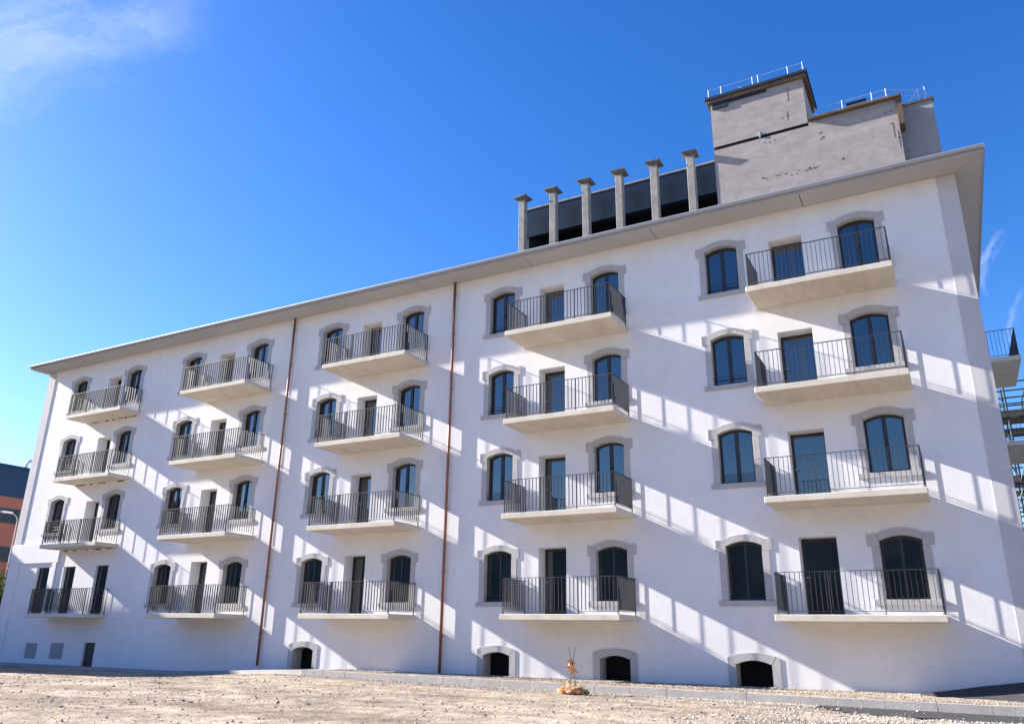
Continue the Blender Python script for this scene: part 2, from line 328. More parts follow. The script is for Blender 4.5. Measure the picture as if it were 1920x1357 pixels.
def build_wall():
    holes = []                                        # x0, x1, z0, z1, reveal depth
    for c in range(1, 6):
        for fl in range(1, 5):
            if c == 1 and fl == 1: continue
            for xc in (W1C[c], W2C[c]): holes.append((xc-0.60, xc+0.60, SILL[fl]+0.06, SILL[fl]+1.81, 0.26))
            d = DR[c]; holes.append((d[0], d[1], SLT[fl]+0.01, SLT[fl]+2.11, 0.58))
    for a, b in ((-34.84, -33.84), (-32.74, -31.86), (-30.39, -29.48)): holes.append((a, b, 2.11, 4.23, 0.22))
    for xc in (-17.40, -9.16, -5.06, -0.97): holes.append((xc-0.60, xc+0.60, -0.3, 0.98, 0.62))
    holes.append((-30.25, -29.46, -0.3, 0.90, 0.2))
    holes.append((-34.55, -33.62, 0.14, 0.80, 0.10)); holes.append((-32.62, -31.66, 0.16, 0.84, 0.07))
    xs = sorted(set([XL, XR] + [round(h[0], 4) for h in holes] + [round(h[1], 4) for h in holes]))
    zs = sorted(set([-0.6, ZT] + [round(h[2], 4) for h in holes] + [round(h[3], 4) for h in holes]))
    m = MB(); idx = {}
    def V(x, z):
        if (x, z) not in idx: idx[(x, z)] = len(m.v); m.v.append((x, 0, z))
        return idx[(x, z)]
    for i in range(len(xs)-1):
        for k in range(len(zs)-1):
            cx = (xs[i]+xs[i+1])/2; cz = (zs[k]+zs[k+1])/2
            if any(h[0] < cx < h[1] and h[2] < cz < h[3] for h in holes): continue
            m.f.append((V(xs[i], zs[k]), V(xs[i+1], zs[k]), V(xs[i+1], zs[k+1]), V(xs[i], zs[k+1])))
    for x0, x1, z0, z1, d in holes:
        m.quad((x0, 0, z0), (x0, 0, z1), (x0, d, z1), (x0, d, z0)); m.quad((x1, 0, z0), (x1, d, z0), (x1, d, z1), (x1, 0, z1))
        m.quad((x0, 0, z1), (x1, 0, z1), (x1, d, z1), (x0, d, z1)); m.quad((x0, 0, z0), (x0, d, z0), (x1, d, z0), (x1, 0, z0))
    D = 13.0
    m.quad((XR, 0, -0.6), (XR, D, -0.6), (XR, D, ZT), (XR, 0, ZT)); m.quad((XL, 0, -0.6), (XL, 0, ZT), (XL, D, ZT), (XL, D, -0.6))
    m.quad((XL, D, -0.6), (XL, D, ZT), (XR, D, ZT), (XR, D, -0.6))
    me = bpy.data.meshes.new('wall'); me.from_pydata([(x+15.6, y, z-0.1) for x, y, z in m.v], [], m.f)
    link('wall', me, PLASTER, B, (-15.6, 0, 0.1))
build_wall()
box('corner_band', BAND, B, 5.44, 5.935, -0.012, 0.40, -0.4, 14.44)
box('corner_band', BAND, B, -37.14, -36.55, -0.035, 0.40, 5.36, 14.44)
box('corner_beam', PLASTER, B, -37.16, -33.22, -0.07, -0.002, 4.44, 5.36, 0.012)
box('corner_post', PLASTER, B, -33.62, -33.30, -0.07, -0.002, 2.12, 4.438, 0.01)
box('corner_pier', PLASTER, B, -37.15, -36.30, -0.055, -0.002, -0.3, 4.438, 0.01)

# eaves, gutter, roof
OV, OVR, OVL = 0.90, 0.74, 0.36
jx = [XL-OVL, -36.9, -32.0, -27.15, -22.35, -17.52, -12.68, -7.90, -3.10, 1.71, XR+OVR]
for i in range(len(jx)-1):
    a, b = jx[i], jx[i+1]
    if i == 0: continue
    a2 = XL-OVL if i == 1 else a
    if i < len(jx)-2:
        box('soffit_panel', SOFF, B, a2+0.012, b-0.012, -OV+0.03, 0.25, 14.452, 14.50)
    else:                                             # mitred corner panel
        me = bpy.data.meshes.new('soffit_panel')
        P = [(a+0.012, -OV+0.03), (XR+OVR-0.03, -OV+0.03), (XR+0.0, -0.01), (a+0.012, 0.25-0.26)]
        vs = [(x-a, y, 0) for x, y in P] + [(x-a, y, 0.048) for x, y in P]
        me.from_pydata(vs, [], [(3, 2, 1, 0), (4, 5, 6, 7), (0, 1, 5, 4), (1, 2, 6, 5), (2, 3, 7, 6), (3, 0, 4, 7)])
        link('soffit_panel', me, SOFF, B, (a, 0, 14.452))
        y = 0.0
        for y0, y1 in ((-OV+0.06, 2.4), (2.424, 7.2), (7.224, 13.6)):
            me = bpy.data.meshes.new('soffit_panel')
            P = [(XR+OVR-0.03, y0 if y0 > 0 else -OV+0.05), (XR+OVR-0.03, y1), (XR-0.05, y1), (XR-0.05, y0 if y0 > 0 else 0.0)]
            if y0 < 0: P = [(XR+OVR-0.022, -OV+0.045), (XR+OVR-0.022, y1), (XR+0.012, y1), (XR+0.012, -0.005)]
            vs = [(x-XR, yy, 0) for x, yy in P] + [(x-XR, yy, 0.045) for x, yy in P]
            me.from_pydata(vs, [], [(3, 2, 1, 0), (4, 5, 6, 7), (0, 1, 5, 4), (1, 2, 6, 5), (2, 3, 7, 6), (3, 0, 4, 7)])
            link('soffit_panel', me, SOFF, B, (XR, 0, 14.4545))
def gutter_profile(name, length_pts, m):
    pass
box('fascia', SOFF, B, XL-OVL, XR+OVR, -OV, -OV+0.028, 14.44, 14.585)
box('fascia', SOFF, B, XR+OVR-0.02, XR+OVR+0.008, -OV+0.03, 13.6, 14.44, 14.585)
def gutter(p, q, nrm):                                 # half-round gutter swept from p to q
    p = Vector(p); q = Vector(q); nrm = Vector(nrm); m = MB(); prof = []
    for i in range(9):
        t = math.pi*i/8; prof.append((0.068-0.068*math.cos(t), -0.075*math.sin(t)))
    prof = [(a, b) for a, b in prof]
    ring = lambda P: [P + nrm*(a+0.004) + Vector((0, 0, b)) for a, b in prof]
    A = ring(p); Bq = ring(q); b0 = len(m.v); m.v += [tuple(x-p) for x in A] + [tuple(x-p) for x in Bq]
    k = len(prof)
    for i in range(k-1): m.f.append((i, i+1, k+i+1, k+i))
    me = bpy.data.meshes.new('gutter'); me.from_pydata(m.v, [], m.f); return link('gutter', me, ZINC, B, p)
gutter((XL-OVL, -OV, 14.60), (XR+OVR+0.02, -OV, 14.60), (0, -1, 0))
box('gutter_lip', ZINC, B, XL-OVL-0.01, XR+OVR+0.03, -OV-0.150, -OV-0.134, 14.588, 14.622)
box('roof_edge', ZINC, B, XR+OVR+0.009, XR+OVR+0.045, -OV-0.02, 13.6, 14.50, 14.63)
box('roof_edge', ZINC, B, XL-OVL-0.04, XL-OVL-0.011, -OV-0.02, 13.6, 14.50, 14.63)
def roof():
    m = MB(); z0 = 14.61; x0, x1, y0, y1 = XL-OVL, XR+OVR, -OV+0.005, 13.8; h = 0.62
    m.v = [(x0, y0, z0), (x1, y0, z0), (x1, y1, z0), (x0, y1, z0), (x0+6, 6.4, z0+h), (x1-6, 6.4, z0+h), (x0, y0, z0-0.05), (x1, y0, z0-0.05), (x1, y1, z0-0.05), (x0, y1, z0-0.05)]
    m.f = [(0, 1, 5, 4), (1, 2, 5), (2, 3, 4, 5), (3, 0, 4), (0, 6, 7, 1), (1, 7, 8, 2), (2, 8, 9, 3), (3, 9, 6, 0), (6, 9, 8, 7)]
    me = bpy.data.meshes.new('roof'); me.from_pydata([(a+15.6, b_, c-14.6) for a, b_, c in m.v], [], m.f)
    link('roof', me, ROOF, B, (-15.6, 0, 14.6))
roof()

# downpipes
for x in (-19.52, -11.25):
    d = link('downpipe', MB().bar((0, 0, 0), (0, 0, 14.2), 0.05, 12).mesh('downpipe', smooth=False), COPPER, B, (x, -0.12, 0.26))
    for p in d.data.polygons: p.use_smooth = len(p.vertices) == 4
    for z in (1.4, 3.5, 5.7, 7.9, 10.1, 12.3, 13.9):
        link('pipe_clip', MB().bar((0, 0, 0), (0, 0, 0.05), 0.062, 12).box(-0.012, 0.012, 0.04, 0.125, 0.01, 0.04).mesh('pipe_clip'), COPPER, d, (x, -0.12, z))

# ---- arched windows
OW, RISE, HE = 0.52, 0.13, 1.84                       # opening half width, arch rise, ear top
def zi(x): return HE-0.17+RISE*(1-(x/OW)**2)
def zo(x): return HE+0.15*(1-(x/0.60)**2)
def voussoirs():
    out = []; n = 5; g = 0.0015
    for k in range(n):
        a = -OW+2*OW*k/n+g; b = -OW+2*OW*(k+1)/n-g; s = 0.60/OW
        inner = [a+(b-a)*i/4 for i in range(5)]
        poly = [(x, zi(x)) for x in inner] + [(x*s, zo(x*s)) for x in reversed(inner)]
        out.append(MB().prism(poly, -0.025-0.0012*(k % 2), 0.22).mesh('arch_stone'))
    return out
VOU = voussoirs()
def ear(s):
    poly = [(0.524, HE-0.32), (0.81, HE-0.32), (0.81, HE), (0.603, HE), (0.524, HE-0.175)]
    if s < 0: poly = [(-x, z) for x, z in reversed(poly)]
    return MB().prism(poly, -0.027, 0.22).mesh('springer_stone')
EARS = [ear(-1), ear(1)]
JB = [MB().box(0.52, 0.72, -0.022, 0.22, 0.154, 0.80).mesh('jamb_stone', 0.004), MB().box(0.52, 0.715, -0.026, 0.22, 0.805, HE-0.324).mesh('jamb_stone', 0.004)]
JBL = [MB().box(-0.715, -0.52, -0.026, 0.22, 0.154, 0.95).mesh('jamb_stone', 0.004), MB().box(-0.72, -0.52, -0.022, 0.22, 0.955, HE-0.324).mesh('jamb_stone', 0.004)]
SILLM = MB().box(-0.81, 0.81, -0.05, 0.24, 0, 0.15).mesh('sill', 0.006)
def arch_frame(wide_mull=0.055):
    m = MB(); y0, y1 = 0.185, 0.255; t = 0.07
    m.box(-OW, -OW+t, y0, y1, 0.151, zi(OW)-0.0).box(OW-t, OW, y0, y1, 0.151, zi(OW)).box(-OW+t, OW-t, y0+0.002, y1, 0.151, 0.151+t)
    m.box(-wide_mull, wide_mull, y0-0.006, y1, 0.151+t, HE-0.17+RISE-t+0.02)
    xs = [-OW+2*OW*i/10 for i in range(11)]
    for a, b in zip(xs[:-1], xs[1:]):
        m.prism([(a, zi(a)-t), (b, zi(b)-t), (b, zi(b)-0.001), (a, zi(a)-0.001)], y0+0.001, y1)
    m.box(-0.016, 0.016, y0-0.05, y0-0.006, 0.85, 0.98)
    return m.mesh('window')
WINM = [arch_frame(), arch_frame(0.03)]
def pane_mesh(s, wm):
    a, b = (wm, OW-0.07); xs = [a+(b-a)*i/5 for i in range(6)]
    poly = [(a, 0.22), (b, 0.22)] + [(x, zi(x)-0.068) for x in reversed(xs)]
    cx = (a+b)/2
    poly = [((x-cx), z-1.0) for x, z in poly]
    if s < 0: poly = [(-x, z) for x, z in reversed(poly)]
    return MB().prism(poly, 0.0, 0.02).mesh('pane'), s*cx
PANES = {k: [pane_mesh(-1, w), pane_mesh(1, w)] for k, w in ((0, 0.055), (1, 0.03))}
GUARD = MB().bar((-0.53, 0, 0), (0.53, 0, 0), 0.011, 6).mesh('guard_bar')
def arched_window(xc, z, kind, guard):
    w = link('window', WINM[kind], FRAME, B, (xc, 0, z))
    for me, dx in PANES[kind]:
        p = link('pane', me, GLASS, w, (xc+dx, 0.222, z+1.0))
        p.rotation_euler = (R(random.gauss(0, 0.35)), 0, R(random.gauss(0, 0.35)))
    for me in VOU: link('arch_stone', me, STONE, w, (xc, 0, z))
    for me in EARS: link('springer_stone', me, STONE, w, (xc, 0, z))
    for me in JB+JBL: link('jamb_stone', me, STONE, w, (xc, 0, z))
    link('sill', SILLM, STONE, w, (xc, 0, z))
    if guard:
        for dz in (0.30, 0.42): link('guard_bar', GUARD, RAIL, w, (xc, 0.06, z+dz))
for c in range(1, 6):
    for fl in range(1, 5):
        if c == 1 and fl == 1: continue
        arched_window(W1C[c], SILL[fl], 0 if fl > 1 else 1, fl > 1)
        arched_window(W2C[c], SILL[fl], 0 if fl > 1 else 1, False)

# ---- balcony doors
def glazed(name, x0, x1, z0, z1, y, mull=False):
    w = x1-x0; h = z1-z0; t = 0.075; m = MB()
    m.box(0, t, 0, 0.07, 0, h).box(w-t, w, 0, 0.07, 0, h).box(t, w-t, 0.002, 0.07, 0, 0.10).box(t, w-t, 0.002, 0.07, h-t, h)
    if mull: m.box(w/2-0.03, w/2+0.03, 0.003, 0.07, 0.1, h-t)
    d = link(name, m.mesh(name), FRAME, B, (x0, y, z0))
    p = link('pane', MB().box(-w/2+t, w/2-t, 0, 0.02, -h/2+0.1, h/2-t).mesh('pane'), GLASS, d, (x0+w/2, y+0.03, z0+h/2))
    p.rotation_euler = (R(random.gauss(0, 0.3)), 0, R(random.gauss(0, 0.3)))
    if name == 'door': link('handle', MB().box(0, 0.13, -0.055, -0.035, 0, 0.022).box(0, 0.022, -0.055, 0, 0, 0.022).mesh('handle'), ZINC, d, (x0+0.03, y, z0+1.02))
    return d
for c in range(1, 6):
    for fl in range(1, 5):
        if c == 1 and fl == 1: continue
        glazed('door', DR[c][0]+0.002, DR[c][1]-0.002, SLT[fl]+0.012, SLT[fl]+2.108, 0.50)
for a, b in ((-34.84, -33.84), (-32.74, -31.86), (-30.39, -29.48)): glazed('door', a+0.002, b-0.002, 2.112, 4.228, 0.13)

# ---- basement openings
def basement(xc, top, z0=0.0):
    h = top-z0; n = 8; m = MB(); o = link('basement_window', MB().box(-0.60, 0.60, 0.56, 0.60, 0, h).mesh('basement_window'), BLACK, B, (xc, 0, z0))  # black back panel, its colour stands in for the dark inside
    f = lambda x: h-0.20+0.11*(1-(x/0.49)**2); g = lambda x: h-0.01+0.12*(1-(x/0.72)**2)
    xs = [-0.49+0.98*i/5 for i in range(6)]
    for a, b in zip(xs[:-1], xs[1:]):
        s = 0.62/0.49; e = 0.0015
        pts = [a+e+(b-a-2*e)*i/3 for i in range(4)]
        link('arch_stone', MB().prism([(x, f(x)) for x in pts] + [(x*s, g(x*s)) for x in reversed(pts)], -0.024, 0.5).mesh('arch_stone'), STONE, o, (xc, 0, z0))
    for s in (-1, 1):
        poly = [(0.493, -0.2), (0.715, -0.2), (0.715, h-0.02), (0.625, g(0.62)), (0.493, f(0.49)-0.004)]
        if s < 0: poly = [(-x, z) for x, z in reversed(poly)]
        link('jamb_stone', MB().prism(poly, -0.022, 0.5).mesh('jamb_stone'), STONE, o, (xc, 0, z0))
for xc, tp in ((-17.40, 1.06), (-9.16, 1.06), (-5.06, 1.05), (-0.97, 1.02)): basement(xc, tp)
box('basement_hatch', FRAME, B, -30.24, -29.47, 0.10, 0.14, -0.2, 0.895)
box('basement_hatch', HATCH, B, -34.54, -33.63, 0.06, 0.09, 0.15, 0.795)
box('basement_hatch', HATCH, B, -32.61, -31.67, 0.04, 0.06, 0.17, 0.835)

# ---- balconies
SP = 0.125
BALM = MB().box(-0.006, 0.006, -0.02, 0.02, 0, 0.93).mesh('baluster')
def balcony(x0, x1, D, zt, single, rough_joint=False, side=0):
    """slab + railing; side=0: on the front wall"""
    sl = link('balcony', MB().box(0, x1-x0, -D, 0.004, -0.172, 0).mesh('balcony', 0.012), SLAB, B, (x0, 0, zt))
    a, b, yf = x0+0.09, x1-0.055, -(D-0.045)
    top = zt+1.065; m = MB()
    m.box(a-0.02, b+0.02, yf-0.022, yf+0.022, 1.053, 1.067).box(a-0.022, a+0.022, yf+0.024, -0.012, 1.053, 1.067).box(b-0.022, b+0.022, yf+0.024, -0.012, 1.053, 1.067)
    link('top_rail', MB_shift(m, x0, zt), RAIL, sl, (x0, 0, zt))
    m = MB()
    m.box(a, b, yf-0.02, yf+0.02, 0.075, 0.087).box(a-0.008, a+0.008, yf+0.022, -0.012, 0.075, 0.087).box(b-0.008, b+0.008, yf+0.022, -0.012, 0.075, 0.087)
    link('bottom_rail', MB_shift(m, x0, zt), RAIL, sl, (x0, 0, zt))
    for px, py in ((a, yf), (b, yf), (a+(b-a)*0.34, yf), (a+(b-a)*0.67, yf), ):
        link('post', POSTM, RAIL, sl, (px, py, zt))
    for px in (a, b): link('post', SPOSTM, RAIL, sl, (px, -0.052, zt))
    n = round((b-a)/SP)
    xs = [a+(b-a)*i/n for i in range(1, n)]
    if single:
        for x in xs: link('baluster', BALM, RAIL, sl, (x, yf, zt+0.113))
    m = MB()
    if not single:
        for x in xs: m.box(x-0.006-x0, x+0.006-x0, yf-0.02, yf+0.02, 0.113, 1.052)
    k = round(-yf/SP)
    for X in (a, b):
        for i in range(1, k):
            y = -0.052+(yf+0.052)*i/k; m.box(X-0.02-x0, X+0.02-x0, y-0.006, y+0.006, 0.113, 1.052)
    tag(link('balusters', m.mesh('balusters'), RAIL, sl, (x0, 0, zt)), kind='stuff')
    if rough_joint:
        m = MB(); x = 0.25
        while x < x1-x0-0.1:
            w = random.uniform(0.05, 0.3)
            if random.random() < 0.75: m.box(x, x+w, -random.uniform(0.02, 0.06), 0.0, -0.18-random.uniform(0.01, 0.05), -0.17)
            x += w+random.uniform(0.02, 0.2)
        tag(link('mortar_crumbs', m.mesh('mortar_crumbs'), SPALL, sl, (x0, 0, zt)), kind='stuff')
    return sl
def MB_shift(m, x0, z):
    m.v = [(x-x0, y, zz) for x, y, zz in m.v]; return m.mesh('rail')
SPOSTM = MB().box(-0.02, 0.02, -0.007, 0.007, 0, 1.052).mesh('post')
POSTM = MB().box(-0.008, 0.008, -0.026, 0.026, 0, 1.052).box(-0.05, 0.05, -0.03, 0.03, 0.0, 0.01).mesh('post')
for c in range(1, 6):
    for fl in range(1, 5):
        balcony(SL[c][0], SL[c][1], DEP[c], SLT[fl], c >= 4, c == 1 and fl > 1)
# balconies on the hidden right-hand side of the building, seen past the corner
def side_balcony(y0, y1, D, zt):
    sl = link('balcony', MB().box(0, D, 0, y1-y0, -0.172, 0).mesh('balcony', 0.012), SLAB, B, (XR, y0, zt))
    m = MB(); b = D-0.045
    m.box(0.02, b+0.02, 0.07, 0.11, 1.053, 1.067).box(b-0.022, b+0.022, 0.112, y1-y0-0.07, 1.053, 1.067)
    link('top_rail', m.mesh('top_rail'), RAIL, sl, (XR, y0, zt))
    m = MB().box(0.02, b, 0.07, 0.11, 0.075, 0.087).box(b-0.02, b+0.02, 0.112, y1-y0-0.07, 0.075, 0.087)
    link('bottom_rail', m.mesh('bottom_rail'), RAIL, sl, (XR, y0, zt))
    for px, py in ((b, 0.09), (b, y1-y0-0.07), (b, (y1-y0)/2)): link('post', POSTM, RAIL, sl, (XR+px, y0+py, zt))
    k = round(b/SP)
    for i in range(1, k): link('baluster', BALM, RAIL, sl, (XR+b*i/k, y0+0.09, zt+0.113))
    m = MB(); k = round((y1-y0)/SP)
    for i in range(1, k-1):
        y = 0.09+(y1-y0-0.16)*i/k; m.box(b-0.02, b+0.02, y-0.006, y+0.006, 0.113, 1.052)
    tag(link('balusters', m.mesh('balusters'), RAIL, sl, (XR, y0, zt)), kind='stuff')
for fl in (2, 3, 4): side_balcony(8.85, 12.6, 1.60, SLT[fl])

# ------------------------------------------------------------------ concrete structure on the roof
T = empty('concrete_tower', (1.7, 2.0, 14.9), 'bare grey concrete lift tower with a stepped top rising from the roof', 'tower')
box('lower_block', CONC, T, -1.38, 4.79, 2.0, 5.6, 14.7, 18.66)
box('upper_block', CONC, T, -1.38, 1.97, 2.0, 4.1, 18.80, 20.68)
box('seam', BLACK, T, -1.36, 1.95, 2.03, 4.1, 18.66, 18.80)
box('parapet', CONCD, T, 1.99, 4.79, 2.0, 2.25, 18.662, 18.80)
box('back_block', CONCD, T, 4.795, 5.88, 2.45, 6.5, 14.7, 18.72)
box('parapet_cap', RUST, T, 2.0, 4.98, 1.82, 2.26, 18.801, 18.87)
box('parapet_cap', RUST, T, 4.80, 5.93, 2.40, 2.6, 18.721, 18.80)
box('formwork_panel', RUST, T, 4.795, 4.96, 1.90, 2.43, 17.75, 18.80)
box('roof_slab', RUST, T, -1.50, 2.12, 1.88, 4.3, 20.681, 20.82, 0.01)
box('roof_slab', MEMB, T, -1.55, 2.17, 1.84, 4.35, 20.822, 20.95, 0.01)
box('formwork_panel', MEMB, T, -1.30, -0.72, 1.93, 1.998, 20.42, 20.679)
box('formwork_panel', MEMB, T, -0.70, 0.70, 1.965, 1.998, 20.56, 20.679)
box('vent_cowl', CONC2, T, 3.32, 3.86, 2.6, 3.1, 18.3, 19.42)
box('vent_cowl', MEMB, T, 3.26, 3.92, 2.54, 3.16, 19.422, 19.52)
box('pipe_stub', GALV, T, 0.28, 0.34, 1.95, 2.0, 18.70, 18.92)
def spalls():
    rnd = random.Random(3)
    def blob(x, z, s):
        k = rnd.randint(6, 9); poly = []
        for i in range(k):
            t = 2*math.pi*i/k; r = s*rnd.uniform(0.5, 1.2); poly.append((r*math.cos(t)*1.5, r*math.sin(t)))
        link('spalled_hole', MB().prism(poly, -0.004, 0.01).mesh('spalled_hole'), SPALL, T, (x, 2.0, z))
    for i in range(34):
        t = rnd.random(); x = 0.15+2.9*t; blob(x, 16.95+0.08*math.sin(x*3)+rnd.gauss(0, 0.05)+0.05*t, rnd.uniform(0.008, 0.034))
    for x, z, s in ((0.45, 18.45, 0.03), (0.62, 18.40, 0.025), (0.80, 18.44, 0.03), (2.35, 18.25, 0.04), (2.4, 18.05, 0.05), (2.33, 17.98, 0.03), (4.45, 18.35, 0.03), (4.6, 18.37, 0.03), (4.55, 17.9, 0.03), (4.72, 17.3, 0.04), (1.35, 19.3, 0.04), (1.15, 19.25, 0.03)): blob(x, z, s)
    for x, z0, z1 in ((1.33, 19.1, 19.5), (4.6, 17.35, 17.95), (4.72, 16.9, 17.6), (1.42, 19.9, 20.5)):
        link('spalled_hole', MB().prism([(-0.012, z0-z1), (0.01, z0-z1), (0.018, -0.2*(z1-z0)), (0.004, 0), (-0.014, -0.1*(z1-z0))], -0.004, 0.01).mesh('spalled_hole'), SPALL, T, (x, 2.0, z1))
spalls()
def guard(name, label, pts, h, tops, extra=()):
    p0 = Vector(pts[0]); g = empty(name, p0, label, 'railing', 'temporary guard rails on the concrete tower')
    for p in pts: link('post', MB().bar((0, 0, 0), (0, 0, h), 0.019, 8).mesh('post'), GALV, g, p)
    for dz in tops:
        for a, b in zip(pts[:-1], pts[1:]):
            a = Vector(a); b = Vector(b); link('rail_tube', MB().bar((0, 0, 0), b-a, 0.009, 6).mesh('rail_tube'), GALV, g, a+Vector((0, 0, dz)))
    for a, b in extra: link('brace', MB().bar((0, 0, 0), Vector(b)-Vector(a), 0.012, 6).mesh('brace'), GALV, g, a)
guard('guard_rail', 'thin galvanised guard rail along the top of the taller tower block', [(-1.40, 1.95, 20.95), (-0.92, 1.95, 20.95), (0.25, 1.95, 20.95), (0.46, 1.95, 20.95), (1.52, 1.95, 20.95), (2.04, 1.95, 20.95), (2.06, 4.1, 20.95)], 0.40, (0.36,), [((-0.3, 1.95, 21.1), (-0.05, 1.95, 20.97))])
guard('guard_rail', 'thin galvanised guard rail along the lower right step of the tower', [(2.25, 2.15, 18.85), (3.15, 2.15, 18.87), (4.10, 2.15, 18.87), (4.55, 2.15, 18.87), (5.50, 2.55, 18.80), (5.72, 2.55, 18.80)], 0.55, (0.50, 0.25), [((5.2, 2.5, 18.85), (5.5, 2.5, 19.3))])

Dk = empty('upstand_wall', (-5.6, 3.0, 14.9), 'dark wall with a black open slot below it behind the row of rooftop posts', 'wall')
box('beam', DARKP, Dk, -9.85, -1.39, 3.0, 3.3, 17.53, 18.83)
box('coping', CONC2, Dk, -9.87, -1.39, 2.97, 3.34, 18.831, 18.90)
box('slot', BLACK, Dk, -9.65, -1.40, 6.0, 6.1, 14.7, 18.80)  # back panel coloured black in place of deep shade
box('unseen_shade_slab', BLACK, Dk, -9.65, -1.40, 3.301, 6.0, 18.55, 18.82)  # unseen slab, added to keep light out of the slot; black as shade
box('end_wall', MEMB, Dk, -9.90, -9.66, 3.02, 6.0, 14.7, 18.82)  # dark colour put in for the shade at the slot's end
PX = [-9.42, -8.0, -6.55, -5.13, -3.70, -2.27]
ordn = ['leftmost', 'second from left', 'third from left', 'fourth from left', 'fifth from left', 'rightmost']
for i, x in enumerate(PX):
    p = empty('concrete_post', (x, 2.0, 14.75), 'grey concrete post with a square cap plate, %s in the rooftop row' % ordn[i], 'post', 'concrete posts along the roof edge')
    box('shaft', CONC2, p, x-0.138, x+0.138, 1.87, 2.14, 14.75, 18.66, 0.012)
    m = MB(); s0, s1 = 0.15, 0.29
    b0 = [(-s0, -s0, 0), (s0, -s0, 0), (s0, s0, 0), (-s0, s0, 0), (-s1, -s1, 0.10), (s1, -s1, 0.10), (s1, s1, 0.10), (-s1, s1, 0.10), (-s1, -s1, 0.15), (s1, -s1, 0.15), (s1, s1, 0.15), (-s1, s1, 0.15)]
    m.v = b0; m.f = [(3, 2, 1, 0), (8, 9, 10, 11)] + [(j+a, j+(a+1) % 4, j+4+(a+1) % 4, j+4+a) for j in (0, 4) for a in range(4)]
    link('cap_plate', m.mesh('cap_plate'), CAPM, p, (x+random.gauss(0, 0.01), 2.01, 18.661)).rotation_euler = (random.gauss(0, 0.03), random.gauss(0, 0.03), random.gauss(0, 0.06))
p = empty('concrete_post', (-9.85, 4.2, 14.75), 'concrete post half hidden behind the leftmost rooftop post', 'post', 'concrete posts along the roof edge')
box('shaft', CONC2, p, -10.2, -9.92, 3.9, 4.2, 14.75, 19.3)
box('cap_plate', CONCD, p, -10.35, -9.77, 3.75, 4.35, 19.301, 19.4)

# ------------------------------------------------------------------ kerb, strips, ramp
kr = empty('kerb', (-4, kerb_y(-4), 0.0)); kr['kind'] = 'structure'; kr['label'] = 'grey concrete kerb running along the gravel strip'
KM = MB().box(0, 0.996, 0, 0.15, -0.25, 0.0).mesh('kerb_stone', 0.004)
x = -15.4
while x < 9:
    o = link('kerb_stone', KM, KERB, kr, (x, kerb_y(x), 0.300+random.gauss(0, 0.004)))
    o.rotation_euler = (random.gauss(0, 0.012), random.gauss(0, 0.004), math.atan2(kerb_y(x+1)-kerb_y(x), 1))
    x += 0.998
def sheet(name, m, f, x0, x1, nx, ya, yb, ny, label):
    v = []; fc = []
    for j in range(ny+1):
        for i in range(nx+1):
            xx = x0+(x1-x0)*i/nx; a, b = ya(xx), yb(xx); y = a+(b-a)*j/ny; v.append((xx, y, f(xx, y)))
    for j in range(ny):
        for i in range(nx): a = j*(nx+1)+i; fc.append((a, a+1, a+nx+2, a+nx+1))
    me = bpy.data.meshes.new(name); me.from_pydata(v, [], fc); me.polygons.foreach_set('use_smooth', [True]*len(fc))
    return tag(link(name, me, m), label, None, None, 'structure')
sheet('gravel_strip', GROUND, lambda x, y: 0.255+0.02*noise.noise((x*3, y*3, 0)), -15.4, 9.5, 160, lambda x: kerb_y(x)+0.10, lambda x: 0.02, 16, 'strip of brown gravel between kerb and building wall')
sheet('path', PATHM, lambda x, y: (0.24-0.32*sstep(-15.5, -25, x)) if y > -1.33 else -0.3, -37.6, -15.41, 60, lambda x: -1.36, lambda x: 0.015, 60, 'pale concrete path along the left foot of the building')
sheet('dark_strip', DARKG, lambda x, y: 0.128+0.006*noise.noise((x*6, y*6, 0)), 1.0, 9.5, 70, lambda x: kerb_y(x)-0.15-1.65*sstep(1.0, 2.2, x)-0.12*noise.noise((x*1.3, 0, 0)), lambda x: kerb_y(x)+0.02, 6, 'dark strip in front of the kerb')  # sheet of dark colour laid before the kerb
def ramp():
    m = MB(); prof = [(3.0, 0.25), (3.6, 0.34), (4.4, 0.47), (5.3, 0.60), (6.4, 0.78), (8.5, 1.0)]
    v = []; f = []; ny = 5
    for x, z in prof:
        for j in range(ny+1):
            t = j/ny; y = -0.02-1.7*t*(0.45+0.55*min(1, (x-3)/2.5)); h = 0.24+(z-0.24)*(1-t**1.6)
            v.append((x-3, y, h-0.2+0.02*noise.noise((x*3, y*3, 5))))
    for i in range(len(prof)-1):
        for j in range(ny): a = i*(ny+1)+j; f.append((a, a+1, a+ny+2, a+ny+1))
    me = bpy.data.meshes.new('tarmac_ramp'); me.from_pydata(v, [], f)
    tag(link('tarmac_ramp', me, DARKG, None, (3, 0, 0.2)), 'dark tarmac ramp rising against the wall at the right corner', 'ramp')
ramp()

